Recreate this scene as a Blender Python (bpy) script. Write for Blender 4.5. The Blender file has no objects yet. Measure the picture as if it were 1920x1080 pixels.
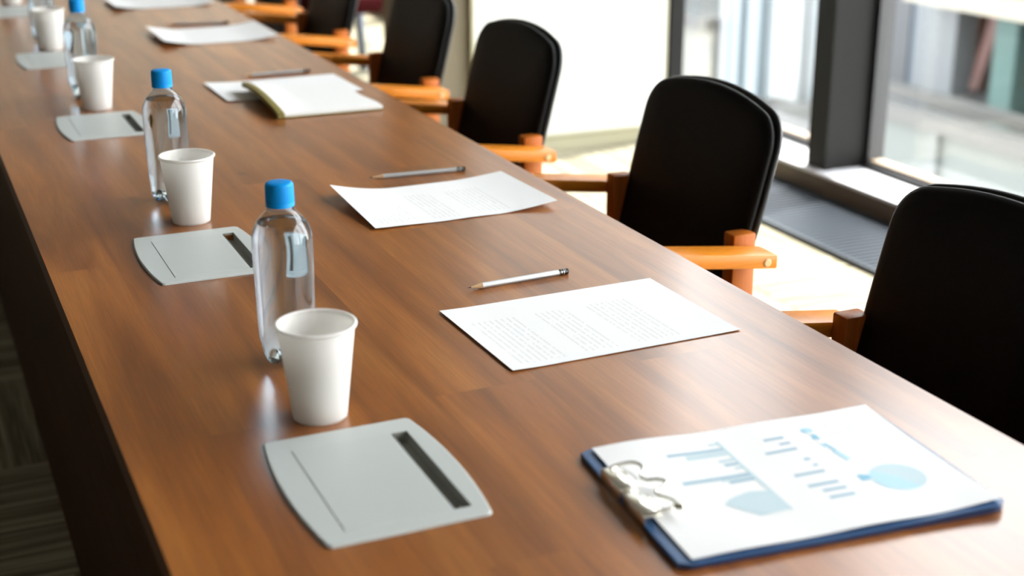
import bpy, bmesh, math, random
from mathutils import Vector, Matrix

sc = bpy.context.scene
COL = sc.collection
PI = math.pi
random.seed(4)

# ------------------------------------------------------------ camera
T = 0.74                                    # table height
PITCH, YAW, ROLL = 0.3347, -0.4149, -0.0017
CAMH = T + 0.5923
cd = bpy.data.cameras.new('camera')
cam = bpy.data.objects.new('camera', cd)
COL.objects.link(cam)
fw = Vector((math.sin(-YAW) * math.cos(PITCH), math.cos(YAW) * math.cos(PITCH), -math.sin(PITCH)))
rt = Vector((math.cos(YAW), math.sin(YAW), 0))
up = rt.cross(fw)
r2 = math.cos(ROLL) * rt + math.sin(ROLL) * up
u2 = -math.sin(ROLL) * rt + math.cos(ROLL) * up
M = Matrix((r2, u2, -fw)).transposed().to_4x4()
M.translation = Vector((0, 0, CAMH))
cam.matrix_world = M
cd.sensor_width = 36
cd.sensor_fit = 'HORIZONTAL'
cd.lens = 2635.1 / 1920 * 36
cd.clip_start = 0.05
cd.clip_end = 300
cd.dof.use_dof = True
cd.dof.focus_distance = 1.80
cd.dof.aperture_fstop = 3.6
sc.camera = cam

# ------------------------------------------------------------ world and sun
w = bpy.data.worlds.new('sky')
sc.world = w
w.use_nodes = True
nt = w.node_tree
bg = nt.nodes['Background']
tc = nt.nodes.new('ShaderNodeTexCoord')
sp = nt.nodes.new('ShaderNodeSeparateXYZ')
rp = nt.nodes.new('ShaderNodeValToRGB')
nt.links.new(tc.outputs['Generated'], sp.inputs[0])
nt.links.new(sp.outputs['Z'], rp.inputs[0])
nt.links.new(rp.outputs[0], bg.inputs[0])
rp.color_ramp.elements[0].position = 0.0
rp.color_ramp.elements[0].color = (1.0, 0.985, 0.975, 1)
rp.color_ramp.elements[1].position = 0.7
rp.color_ramp.elements[1].color = (0.93, 0.965, 1.0, 1)
bg.inputs[1].default_value = 8.6
sl = bpy.data.lights.new('sun', 'SUN')
sun = bpy.data.objects.new('sun', sl)
COL.objects.link(sun)
sl.energy = 10.0
sl.angle = math.radians(1.0)
sl.color = (1.0, 0.96, 0.89)
sun.rotation_euler = Vector((-0.50, -0.12, -0.90)).to_track_quat('-Z', 'Y').to_euler()
sc.view_settings.view_transform = 'Standard'
sc.view_settings.look = 'None'
sc.view_settings.gamma = 1
sc.view_settings.exposure = 0.63
sc.view_settings.use_curve_mapping = False

# ------------------------------------------------------------ materials
def mat(name, col=(0.8, 0.8, 0.8), rough=0.5, metal=0.0, spec=0.5, coat=0.0, coat_rough=0.1, bump=0.0, bscale=200, var=0.0, vscale=6):
    m = bpy.data.materials.new(name)
    m.use_nodes = True
    n = m.node_tree.nodes
    L = m.node_tree.links
    b = n['Principled BSDF']
    b.inputs['Base Color'].default_value = (*col, 1)
    b.inputs['Roughness'].default_value = rough
    b.inputs['Metallic'].default_value = metal
    b.inputs['Specular IOR Level'].default_value = spec
    b.inputs['Coat Weight'].default_value = coat
    b.inputs['Coat Roughness'].default_value = coat_rough
    t = n.new('ShaderNodeTexCoord')
    if bump:
        no = n.new('ShaderNodeTexNoise'); no.inputs['Scale'].default_value = bscale
        bp = n.new('ShaderNodeBump'); bp.inputs['Strength'].default_value = bump; bp.inputs['Distance'].default_value = 0.002
        L.new(t.outputs['Object'], no.inputs['Vector']); L.new(no.outputs['Fac'], bp.inputs['Height']); L.new(bp.outputs[0], b.inputs['Normal'])
    if var:
        no = n.new('ShaderNodeTexNoise'); no.inputs['Scale'].default_value = vscale; no.inputs['Detail'].default_value = 4
        L.new(t.outputs['Object'], no.inputs['Vector'])
        mx = n.new('ShaderNodeMix'); mx.data_type = 'RGBA'
        mx.inputs['A'].default_value = (*[c * (1 - var) for c in col], 1)
        mx.inputs['B'].default_value = (*[min(1, c * (1 + var)) for c in col], 1)
        L.new(no.outputs['Fac'], mx.inputs['Factor']); L.new(mx.outputs['Result'], b.inputs['Base Color'])
    return m

def nn(m, typ, **kw):
    n = m.node_tree.nodes.new(typ)
    for k, v in kw.items():
        if hasattr(n, k): setattr(n, k, v)
        else: n.inputs[k].default_value = v
    return n
def math_node(m, op, a, b=None, c=None):
    n = m.node_tree.nodes.new('ShaderNodeMath'); n.operation = op
    for i, v in enumerate((a, b, c)):
        if v is None: continue
        if isinstance(v, (int, float)): n.inputs[i].default_value = v
        else: m.node_tree.links.new(v, n.inputs[i])
    return n.outputs[0]

def wood(name, dark, mid, light, scale=1.0, rough=0.32, spec=0.5, along='Y', planks=True, coat=0.0, fine=True):
    m = mat(name, mid, rough, spec=spec, coat=coat, coat_rough=0.20)
    n, L = m.node_tree.nodes, m.node_tree.links
    b = n['Principled BSDF']
    t = n.new('ShaderNodeTexCoord')
    mp = nn(m, 'ShaderNodeMapping')
    L.new(t.outputs['Object'], mp.inputs['Vector'])
    if along == 'Y': mp.inputs['Scale'].default_value = (25 * scale, 1.6 * scale, 25 * scale)
    elif along == 'X': mp.inputs['Scale'].default_value = (1.1 * scale, 14 * scale, 14 * scale)
    else: mp.inputs['Scale'].default_value = (14 * scale, 14 * scale, 1.1 * scale)
    vec = mp.outputs[0]
    if planks:
        # boards laid along Y, staggered ends; each takes its own tone and grain offset
        rot = nn(m, 'ShaderNodeMapping'); rot.inputs['Rotation'].default_value = (0, 0, PI / 2)
        L.new(t.outputs['Object'], rot.inputs['Vector'])
        br = nn(m, 'ShaderNodeTexBrick', offset=0.37, **{'Scale': 1.0, 'Mortar Size': 0.0, 'Brick Width': 0.93, 'Row Height': 0.118})
        br.inputs['Color1'].default_value = (0, 0, 0, 1); br.inputs['Color2'].default_value = (1, 1, 1, 1)
        L.new(rot.outputs[0], br.inputs['Vector'])
        tone = br.outputs['Color']
        ad = nn(m, 'ShaderNodeVectorMath', operation='ADD')
        sc_ = nn(m, 'ShaderNodeVectorMath', operation='SCALE'); sc_.inputs['Scale'].default_value = 37.0
        L.new(tone, sc_.inputs[0]); L.new(sc_.outputs[0], ad.inputs[0]); L.new(mp.outputs[0], ad.inputs[1])
        vec = ad.outputs[0]
    n1 = nn(m, 'ShaderNodeTexNoise', **{'Scale': 1.0, 'Detail': 6.0, 'Roughness': 0.55, 'Distortion': 0.6})
    L.new(vec, n1.inputs['Vector'])
    cr = n.new('ShaderNodeValToRGB')
    cr.color_ramp.elements[0].position = 0.30; cr.color_ramp.elements[0].color = (*dark, 1)
    cr.color_ramp.elements[1].position = 0.72; cr.color_ramp.elements[1].color = (*light, 1)
    e = cr.color_ramp.elements.new(0.52); e.color = (*mid, 1)
    L.new(n1.outputs['Fac'], cr.inputs[0])
    out = cr.outputs[0]
    if fine:
        mp2 = nn(m, 'ShaderNodeMapping')
        L.new(vec, mp2.inputs['Vector'])
        mp2.inputs['Scale'].default_value = (22, 8, 22) if along == 'Y' else ((8, 22, 22) if along == 'X' else (22, 22, 8))
        n2 = nn(m, 'ShaderNodeTexNoise', **{'Scale': 1.0, 'Detail': 3.0, 'Roughness': 0.6})
        L.new(mp2.outputs[0], n2.inputs['Vector'])
        f = math_node(m, 'MULTIPLY_ADD', n2.outputs['Fac'], 0.80, 0.60)
        mx = nn(m, 'ShaderNodeVectorMath', operation='SCALE')
        L.new(out, mx.inputs[0]); L.new(f, mx.inputs['Scale'])
        out = mx.outputs[0]
        bp = nn(m, 'ShaderNodeBump', **{'Strength': 0.08, 'Distance': 0.0004})
        L.new(n2.outputs['Fac'], bp.inputs['Height']); L.new(bp.outputs[0], b.inputs['Normal'])
    if planks:
        f = math_node(m, 'MULTIPLY_ADD', tone, 0.20, 0.90)
        mx = nn(m, 'ShaderNodeVectorMath', operation='SCALE')
        L.new(out, mx.inputs[0]); L.new(f, mx.inputs['Scale'])
        # sparse small knots
        kv = nn(m, 'ShaderNodeMapping'); kv.inputs['Scale'].default_value = (1.5, 0.8, 0)
        wn = nn(m, 'ShaderNodeTexNoise', **{'Scale': 30.0, 'Detail': 2.0})
        L.new(t.outputs['Object'], wn.inputs['Vector'])
        wa = nn(m, 'ShaderNodeVectorMath', operation='MULTIPLY_ADD')
        L.new(wn.outputs['Color'], wa.inputs[0]); wa.inputs[1].default_value = (0.02, 0.02, 0); L.new(t.outputs['Object'], wa.inputs[2])
        L.new(wa.outputs[0], kv.inputs['Vector'])
        vo = nn(m, 'ShaderNodeTexVoronoi', **{'Scale': 3.4, 'Randomness': 1.0}); L.new(kv.outputs[0], vo.inputs['Vector'])
        k = nn(m, 'ShaderNodeMapRange', **{'From Min': 0.012, 'From Max': 0.05, 'To Min': 0.45, 'To Max': 1.0})
        L.new(vo.outputs['Distance'], k.inputs['Value'])
        mx2 = nn(m, 'ShaderNodeVectorMath', operation='SCALE')
        L.new(mx.outputs[0], mx2.inputs[0]); L.new(k.outputs[0], mx2.inputs['Scale'])
        out = mx2.outputs[0]
    L.new(out, b.inputs['Base Color'])
    return m

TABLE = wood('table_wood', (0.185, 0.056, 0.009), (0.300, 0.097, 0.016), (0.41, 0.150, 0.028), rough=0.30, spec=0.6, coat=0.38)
EDGE = wood('edge_wood', (0.06, 0.018, 0.006), (0.09, 0.028, 0.010), (0.12, 0.04, 0.014), planks=False, rough=0.4)
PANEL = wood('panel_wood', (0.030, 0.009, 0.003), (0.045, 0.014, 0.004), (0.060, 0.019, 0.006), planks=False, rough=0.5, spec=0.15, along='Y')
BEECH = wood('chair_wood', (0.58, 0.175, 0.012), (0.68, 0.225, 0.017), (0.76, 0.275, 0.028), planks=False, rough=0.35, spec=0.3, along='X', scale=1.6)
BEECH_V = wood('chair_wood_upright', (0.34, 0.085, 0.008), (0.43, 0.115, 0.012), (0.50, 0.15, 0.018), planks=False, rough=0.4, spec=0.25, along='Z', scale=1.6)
PLUG = mat('wood_plug', (0.72, 0.50, 0.24), 0.4)
LEATHER = mat('black_leather', (0.006, 0.006, 0.006), 0.5, spec=0.10, bump=0.15, bscale=900)
SHELL = mat('black_shell', (0.010, 0.011, 0.013), 0.28, spec=0.45)
PORTM = mat('grey_plastic', (0.53, 0.56, 0.545), 0.42, spec=0.4)
LIDM = mat('grey_lid', (0.52, 0.55, 0.535), 0.45, spec=0.4)
SLOTM = mat('slot_grey', (0.26, 0.26, 0.235), 0.55)
CUPM = mat('cup_paper', (0.90, 0.89, 0.865), 0.55, spec=0.3)
_n, _L = CUPM.node_tree.nodes, CUPM.node_tree.links        # thin paper lets some light through
_t = _n.new('ShaderNodeBsdfTranslucent'); _t.inputs[0].default_value = (0.95, 0.94, 0.91, 1)
_x = _n.new('ShaderNodeMixShader'); _x.inputs[0].default_value = 0.35
_L.new(_n['Principled BSDF'].outputs[0], _x.inputs[1]); _L.new(_t.outputs[0], _x.inputs[2]); _L.new(_x.outputs[0], _n['Material Output'].inputs[0])
CAPM = mat('blue_cap', (0.0, 0.28, 0.76), 0.4, spec=0.2)
SILV = mat('pencil_silver', (0.60, 0.62, 0.63), 0.32, metal=0.55)
PWOOD = mat('pencil_wood', (0.66, 0.43, 0.24), 0.7)
GRAPH = mat('graphite', (0.05, 0.05, 0.055), 0.35)
FERR = mat('ferrule_metal', (0.10, 0.10, 0.10), 0.25, metal=0.9)
FERRL = mat('ferrule_light', (0.75, 0.75, 0.73), 0.3, metal=0.8)
BOARD = mat('blue_board', (0.045, 0.12, 0.27), 0.35, spec=0.5)
BOARDD = mat('navy_board', (0.02, 0.035, 0.11), 0.35, spec=0.5)
CHROME = mat('clip_metal', (0.86, 0.84, 0.76), 0.2, metal=1.0)
OLIVE = mat('olive_cover', (0.23, 0.19, 0.045), 0.6)
PAGE = mat('notebook_page', (0.92, 0.92, 0.91), 0.6, spec=0.2)
STEEL = mat('far_chair_steel', (0.16, 0.19, 0.25), 0.4, metal=0.2)
MAROON = mat('maroon_fabric', (0.035, 0.0012, 0.002), 0.9, spec=0.1)
FRAMEM = mat('window_metal', (0.005, 0.0052, 0.0045), 0.55, spec=0.15)
BLACKM = mat('window_gasket', (0.012, 0.012, 0.014), 0.5)
TANM = mat('rail_tan', (0.36, 0.27, 0.19), 0.5)
SILLM = mat('white_sill', (0.72, 0.71, 0.74), 0.4)
SILLF = mat('sill_front', (0.11, 0.07, 0.04), 0.5)
WBEIGE = mat('beige_wall', (0.21, 0.18, 0.125), 0.85)
WFAR = mat('pale_wall', (0.74, 0.68, 0.58), 0.85)
DARK_BAND = mat('unseen_dark_band', (0.05, 0.035, 0.022), 0.6)  # for the added band that darkens the table's reflection
WCEIL = mat('ceiling_paint', (0.20, 0.19, 0.17), 0.9)
WLEFT = mat('tan_wall', (0.15, 0.14, 0.12), 0.8)
WBACK = mat('light_wall', (0.70, 0.68, 0.64), 0.8)
WBOARD = mat('whiteboard_face', (0.78, 0.79, 0.775), 0.55, spec=0.3)
WBASE = mat('pale_olive_base', (0.50, 0.48, 0.34), 0.7)
GRILM = mat('grille_metal', (0.046, 0.054, 0.068), 0.45, spec=0.3)
GRILB = mat('grille_well', (0.02, 0.02, 0.025), 0.7)

def paper_mat(name, text):
    m = mat(name, (0.92, 0.92, 0.925), 0.6, spec=0.2)
    if not text: return m
    n, L = m.node_tree.nodes, m.node_tree.links
    t = n.new('ShaderNodeTexCoord'); s = n.new('ShaderNodeSeparateXYZ'); L.new(t.outputs['Object'], s.inputs[0])
    u = s.outputs['X']; v = math_node(m, 'MULTIPLY', s.outputs['Y'], -1)
    pitch = 0.0076
    row = math_node(m, 'DIVIDE', u, pitch)
    fr = math_node(m, 'FRACT', row)
    rid = math_node(m, 'FLOOR', row)
    line = math_node(m, 'MULTIPLY', math_node(m, 'GREATER_THAN', fr, 0.34), math_node(m, 'LESS_THAN', fr, 0.62))
    cb = nn(m, 'ShaderNodeCombineXYZ')
    L.new(math_node(m, 'MULTIPLY', v, 210.0), cb.inputs[0]); L.new(math_node(m, 'MULTIPLY', rid, 7.31), cb.inputs[1])
    no = nn(m, 'ShaderNodeTexNoise', **{'Scale': 1.0, 'Detail': 2.0}); L.new(cb.outputs[0], no.inputs['Vector'])
    words = math_node(m, 'GREATER_THAN', no.outputs['Fac'], 0.44)
    blk = None
    for (u0, u1, v0, v1) in text:
        c = math_node(m, 'MULTIPLY', math_node(m, 'MULTIPLY', math_node(m, 'GREATER_THAN', u, u0), math_node(m, 'LESS_THAN', u, u1)),
                      math_node(m, 'MULTIPLY', math_node(m, 'GREATER_THAN', v, v0), math_node(m, 'LESS_THAN', v, v1)))
        blk = c if blk is None else math_node(m, 'ADD', blk, c)
    fac = math_node(m, 'MULTIPLY', math_node(m, 'MULTIPLY', line, words), blk)
    mx = n.new('ShaderNodeMix'); mx.data_type = 'RGBA'
    mx.inputs['A'].default_value = (0.92, 0.92, 0.925, 1); mx.inputs['B'].default_value = (0.77, 0.775, 0.78, 1)
    L.new(fac, mx.inputs['Factor']); L.new(mx.outputs['Result'], n['Principled BSDF'].inputs['Base Color'])
    return m
PAPER = paper_mat('plain_paper', None)
PAPERT = paper_mat('printed_paper', [(0.015, 0.078, 0.056, 0.196), (0.099, 0.146, 0.056, 0.194), (0.167, 0.228, 0.056, 0.194)])
REPORT = paper_mat('report_paper', [(0.226, 0.262, 0.022, 0.098)])
def print_mat(name, c): return mat(name, c, 0.6, spec=0.2)
INK = [print_mat('ink_steel_blue', (0.42, 0.58, 0.68)), print_mat('ink_pale_blue', (0.60, 0.74, 0.80)), print_mat('ink_sky_blue', (0.27, 0.56, 0.74)), print_mat('ink_mist', (0.52, 0.76, 0.88))]

def glass_mat(name, tint, ior=1.45, rough=0.0):
    m = bpy.data.materials.new(name); m.use_nodes = True
    n, L = m.node_tree.nodes, m.node_tree.links
    n.remove(n['Principled BSDF'])
    o = n['Material Output']
    f = n.new('ShaderNodeFresnel')
    ge = n.new('ShaderNodeNewGeometry')          # same reflectance on both faces of the pane
    io = n.new('ShaderNodeMix'); io.data_type = 'FLOAT'; io.inputs['A'].default_value = ior; io.inputs['B'].default_value = 1 / ior
    L.new(ge.outputs['Backfacing'], io.inputs['Factor']); L.new(io.outputs['Result'], f.inputs[0])
    a = n.new('ShaderNodeBsdfTransparent'); a.inputs[0].default_value = (*tint, 1)
    g = n.new('ShaderNodeBsdfGlossy'); g.inputs['Roughness'].default_value = rough
    x = n.new('ShaderNodeMixShader')
    L.new(f.outputs[0], x.inputs[0]); L.new(a.outputs[0], x.inputs[1]); L.new(g.outputs[0], x.inputs[2]); L.new(x.outputs[0], o.inputs[0])
    return m
PANE = glass_mat('window_glass', (0.92, 0.93, 0.925))
PET = glass_mat('bottle_plastic', (0.84, 0.925, 0.985), 1.5, 0.02)
WATER = bpy.data.materials.new('water'); WATER.use_nodes = True
_b = WATER.node_tree.nodes['Principled BSDF']
_b.inputs['Base Color'].default_value = (0.96, 0.98, 1, 1); _b.inputs['Roughness'].default_value = 0.0
_b.inputs['IOR'].default_value = 1.33; _b.inputs['Transmission Weight'].default_value = 1.0

def carpet():
    m = mat('carpet_tiles', (0.3, 0.27, 0.2), 0.95, spec=0.1)
    n, L = m.node_tree.nodes, m.node_tree.links
    t = n.new('ShaderNodeTexCoord'); s = n.new('ShaderNodeSeparateXYZ'); L.new(t.outputs['Object'], s.inputs[0])
    x, y = s.outputs['X'], s.outputs['Y']
    ck = math_node(m, 'MODULO', math_node(m, 'ADD', math_node(m, 'FLOOR', math_node(m, 'DIVIDE', math_node(m, 'ADD', x, 50.31), 0.5)), math_node(m, 'FLOOR', math_node(m, 'DIVIDE', math_node(m, 'ADD', y, 50.12), 0.5))), 2)
    def stripes(a, b_):
        cb = nn(m, 'ShaderNodeCombineXYZ')
        L.new(math_node(m, 'MULTIPLY', a, 42.0), cb.inputs[0]); L.new(math_node(m, 'MULTIPLY', b_, 1.2), cb.inputs[1])
        no = nn(m, 'ShaderNodeTexNoise', **{'Scale': 1.0, 'Detail': 3.0, 'Roughness': 0.7}); L.new(cb.outputs[0], no.inputs['Vector'])
        return no.outputs['Fac']
    mx = n.new('ShaderNodeMix'); mx.data_type = 'FLOAT'
    L.new(ck, mx.inputs['Factor']); L.new(stripes(x, y), mx.inputs['A']); L.new(stripes(y, x), mx.inputs['B'])
    cr = n.new('ShaderNodeValToRGB')
    cr.color_ramp.elements[0].position = 0.38; cr.color_ramp.elements[0].color = (0.17, 0.15, 0.105, 1)
    cr.color_ramp.elements[1].position = 0.60; cr.color_ramp.elements[1].color = (0.46, 0.42, 0.31, 1)
    L.new(mx.outputs['Result'], cr.inputs[0]); L.new(cr.outputs[0], n['Principled BSDF'].inputs['Base Color'])
    return m
CARPET = carpet()

# ------------------------------------------------------------ object helpers
def link(name, me, m, parent=None, smooth=False):
    o = bpy.data.objects.new(name, me)
    COL.objects.link(o)
    for x in (m if isinstance(m, (list, tuple)) else [m]): me.materials.append(x)
    if smooth:
        for p in me.polygons: p.use_smooth = True
    if parent: o.parent = parent
    return o
def obj(name, bm, m, parent=None, smooth=False, sharp=None):
    bmesh.ops.recalc_face_normals(bm, faces=bm.faces)
    me = bpy.data.meshes.new(name)
    bm.to_mesh(me); bm.free()
    o = link(name, me, m, parent, smooth or sharp is not None)
    if sharp is not None: me.set_sharp_from_angle(angle=math.radians(sharp))
    return o
def tag(o, label, cat, group=None, kind=None):
    o['label'] = label; o['category'] = cat
    if group: o['group'] = group
    if kind: o['kind'] = kind
    return o
def thing(name, label, cat, loc=(0, 0, 0), rz=0, group=None):
    o = bpy.data.objects.new(name, None); COL.objects.link(o)
    o.empty_display_size = 0.05
    o.location = loc; o.rotation_euler = (0, 0, rz)
    return tag(o, label, cat, group)
def copy_tree(o, parent=None):
    c = o.copy(); COL.objects.link(c); c.parent = parent
    for ch in list(o.children): copy_tree(ch, c)
    return c
def struct(name, bm, m, parent=None, sharp=None):
    o = obj(name, bm, m, parent, sharp=sharp)
    if not parent: o['kind'] = 'structure'
    return o
def box(bm, x0, x1, y0, y1, z0, z1, bev=0, mi=0, seg=2):
    r = bmesh.ops.create_cube(bm, size=1)
    vs = r['verts']
    for v in vs:
        v.co = Vector(((x0 + x1) / 2 + v.co.x * (x1 - x0), (y0 + y1) / 2 + v.co.y * (y1 - y0), (z0 + z1) / 2 + v.co.z * (z1 - z0)))
    fs = list({f for v in vs for f in v.link_faces})
    for f in fs: f.material_index = mi
    if bev:
        es = list({e for v in vs for e in v.link_edges})
        bmesh.ops.bevel(bm, geom=es, offset=bev, segments=seg, profile=0.5, affect='EDGES')
    return vs
def B(*a, **k):
    bm = bmesh.new(); box(bm, *a, **k); return bm
def lathe(bm, prof, n=48, f=None, caps=(True, True), mi=0):
    rings = []
    for (r, z) in prof:
        ring = []
        for i in range(n):
            a = 2 * PI * i / n
            rr, zz = (r, z) if f is None else f(r, z, a)
            ring.append(bm.verts.new((rr * math.cos(a), rr * math.sin(a), zz)))
        rings.append(ring)
    for a, b in zip(rings, rings[1:]):
        for i in range(n):
            bm.faces.new((a[i], a[(i + 1) % n], b[(i + 1) % n], b[i])).material_index = mi
    if caps[0]: bm.faces.new(rings[0]).material_index = mi
    if caps[1]: bm.faces.new(rings[-1]).material_index = mi
    return rings
def tube(bm, pts, r, n=10, closed=False):
    P = [Vector(p) for p in pts]
    rings = []
    up0 = Vector((0, 0, 1))
    for i, p in enumerate(P):
        if closed: d = P[(i + 1) % len(P)] - P[i - 1]
        else: d = (P[min(i + 1, len(P) - 1)] - P[max(i - 1, 0)])
        d.normalize()
        a = d.cross(up0)
        if a.length < 1e-4: a = d.cross(Vector((1, 0, 0)))
        a.normalize(); b = d.cross(a)
        rings.append([bm.verts.new(p + r * (math.cos(2 * PI * k / n) * a + math.sin(2 * PI * k / n) * b)) for k in range(n)])
    m_ = len(rings)
    for i in range(m_ if closed else m_ - 1):
        a, b = rings[i], rings[(i + 1) % m_]
        for k in range(n): bm.faces.new((a[k], a[(k + 1) % n], b[(k + 1) % n], b[k]))
    if not closed:
        bm.faces.new(rings[0]); bm.faces.new(rings[-1])
def smooth_path(pts, k=6):
    P = [Vector(p) for p in pts]; out = []
    for i in range(len(P) - 1):
        p0, p1, p2, p3 = P[max(i - 1, 0)], P[i], P[i + 1], P[min(i + 2, len(P) - 1)]
        for j in range(k):
            t = j / k
            out.append(0.5 * ((2 * p1) + (p2 - p0) * t + (2 * p0 - 5 * p1 + 4 * p2 - p3) * t * t + (3 * p1 - p0 - 3 * p2 + p3) * t ** 3))
    out.append(P[-1]); return out

# ------------------------------------------------------------ room shell
XW = 2.95                                     # inner face of the window posts
XG = 3.15                                     # glass line
YB, YE, XL, H = -3.5, 9.0, -3.2, 3.5
struct('floor', B(XL - 0.1, 3.45, YB - 0.1, YE + 0.1, -0.15, 0.0), CARPET)
struct('ceiling', B(XL - 0.1, 3.45, YB - 0.1, YE + 0.1, H, H + 0.2), WCEIL)
struct('wall_left', B(XL - 0.15, XL, YB, YE, 0, H), WLEFT)
struct('wall_back', B(XL, 3.45, YB - 0.15, YB, 0, H), WBACK)
struct('wall_far', B(XL, 3.45, YE, YE + 0.15, 0, H), WFAR)
struct('trim_11', B(XL, 3.12, YE - 0.06, YE, 2.12, H), DARK_BAND)  # unseen dark band, added so the tabletop reflects less haze
struct('wall_pier', B(1.80, 2.886, 5.0, 5.35, 0, H), WBEIGE)
struct('baseboard_pier', B(1.80, 2.884, 4.975, 5.0, 0, 0.052, bev=0.003), WBASE)
t = thing('whiteboard', 'large white board covering the beige wall beside the corner post', 'whiteboard', (2.455, 4.985, 0.055))
obj('board_face', B(-0.418, 0.418, -0.012, 0.012, 0.012, 2.3), WBOARD, t)
bm = bmesh.new(); box(bm, -0.424, 0.424, -0.016, 0.0145, 0.0, 0.012); box(bm, -0.430, -0.418, -0.012, 0.0145, 0.0, 2.31); box(bm, 0.418, 0.424, -0.016, 0.0145, 0.0, 2.31); box(bm, -0.424, 0.424, -0.016, 0.0145, 2.30, 2.312)
obj('board_frame', bm, WBASE, t)

# window wall: sill, posts, frames, panes
bm = bmesh.new(); box(bm, 2.93, 3.20, YB, YE, 0, 0.078, mi=1); box(bm, 2.922, 3.20, YB, YE, 0.078, 0.090, bev=0.002, mi=0)
struct('trim_sill', bm, [SILLM, SILLF])
posts = [-3.45, -2.0, -0.5, 1.0, 2.5, 4.0, 5.6, 7.1, 8.6]
k = 1
def post(x0, y, wid, n_):
    bm = bmesh.new(); box(bm, x0, 3.20, y - wid / 2, y + wid / 2, 0.0, H, bev=0.004)
    box(bm, 3.125, 3.19, y - wid / 2 - 0.022, y + wid / 2 + 0.022, 0.09, H, mi=1)
    box(bm, x0 - 0.004, x0 + 0.03, y - wid / 2 - 0.004, y - wid / 2 + 0.02, 0, H, bev=0.002, mi=0)
    struct('trim_%d' % n_, bm, [FRAMEM, BLACKM])
for i, y in enumerate(posts): post(2.955, y + 0.025, 0.11, i + 1)
bm = bmesh.new(); box(bm, 2.888, 2.955, 4.965, 5.35, 0, H, bev=0.003); struct('trim_10', bm, FRAMEM)
for i, (a, b) in enumerate(zip(posts, posts[1:])):
    y0, y1 = a + 0.085, b - 0.025
    p = struct('window_%d' % (i + 1), B(3.145, 3.155, y0 + 0.02, y1 - 0.02, 0.115, H - 0.03), PANE)
    bm = bmesh.new()
    box(bm, 3.11, 3.20, y0 - 0.03, y1 + 0.03, 0.09, 0.108, mi=0); box(bm, 3.13, 3.18, y0 - 0.03, y1 + 0.03, 0.108, 0.118, mi=1)
    box(bm, 3.11, 3.20, y0 - 0.03, y1 + 0.03, H - 0.03, H, mi=1)
    obj('window_frame', bm, [BLACKM, TANM], p)
t = thing('floor_grille', 'dark slatted metal air grille in the floor along the window sill', 'floor grille', (2.745, 0, 0.0))
L_ = 7.62; ya = YB + 0.1
bm = bmesh.new(); box(bm, -0.175, 0.175, ya, ya + L_, 0.0, 0.004, mi=0); obj('grille_well', bm, GRILB, t)
bm = bmesh.new()
yy = ya + 0.02
while yy < ya + L_ - 0.02:
    box(bm, -0.165, 0.165, yy, yy + 0.016, 0.004, 0.013); yy += 0.028
obj('slats', bm, GRILM, t)
bm = bmesh.new(); box(bm, -0.18, -0.165, ya, ya + L_, 0.0, 0.016); box(bm, 0.165, 0.18, ya, ya + L_, 0.0, 0.016); obj('grille_frame', bm, GRILM, t)

# ------------------------------------------------------------ conference table
TX0, TX1, TY0, TY1 = 0.150, 0.952, -1.2, 7.2
PX0, PX1 = 0.2775, 0.4270
PORTY = [(1.0110, 1.2315), (1.750, 1.968), (2.636, 2.857), (3.432, 3.652), (4.330, 4.550)]
SX0, SX1 = 0.3995, 0.4145
t = thing('conference_table', 'long brown wooden conference table running the length of the room', 'table', (0, 0, 0))
holes = [(a + 0.019, b - 0.031) for a, b in PORTY]
xs = [TX0, SX0, SX1, TX1]; ys = [TY0] + [q for h in holes for q in h] + [TY1]
bm = bmesh.new()
grid = {}
for zi, z in enumerate((T - 0.028, T)):
    for i, x in enumerate(xs):
        for j, y in enumerate(ys): grid[i, j, zi] = bm.verts.new((x, y, z))
def hole(i, j): return i == 1 and j % 2 == 1
nx, ny = len(xs) - 1, len(ys) - 1
for i in range(nx):
    for j in range(ny):
        if hole(i, j):
            for (a, b) in (((i, j), (i + 1, j)), ((i + 1, j), (i + 1, j + 1)), ((i + 1, j + 1), (i, j + 1)), ((i, j + 1), (i, j))):
                bm.faces.new((grid[a + (0,)], grid[b + (0,)], grid[b + (1,)], grid[a + (1,)]))
            continue
        for zi in (0, 1): bm.faces.new([grid[i, j, zi], grid[i + 1, j, zi], grid[i + 1, j + 1, zi], grid[i, j + 1, zi]])
for j in range(ny):
    for i in (0, nx): bm.faces.new((grid[i, j, 0], grid[i, j + 1, 0], grid[i, j + 1, 1], grid[i, j, 1])).material_index = 1
for i in range(nx):
    for j in (0, ny): bm.faces.new((grid[i, j, 0], grid[i + 1, j, 0], grid[i + 1, j, 1], grid[i, j, 1])).material_index = 1
obj('tabletop', bm, [TABLE, EDGE], t)
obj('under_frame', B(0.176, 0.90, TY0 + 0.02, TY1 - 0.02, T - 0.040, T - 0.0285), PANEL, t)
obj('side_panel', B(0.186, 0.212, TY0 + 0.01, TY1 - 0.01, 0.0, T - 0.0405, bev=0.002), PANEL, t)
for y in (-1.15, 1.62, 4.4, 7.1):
    obj('leg_panel', B(0.2125, 0.60, y - 0.02, y + 0.02, 0.0, T - 0.0405, bev=0.002), PANEL, t)

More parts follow.
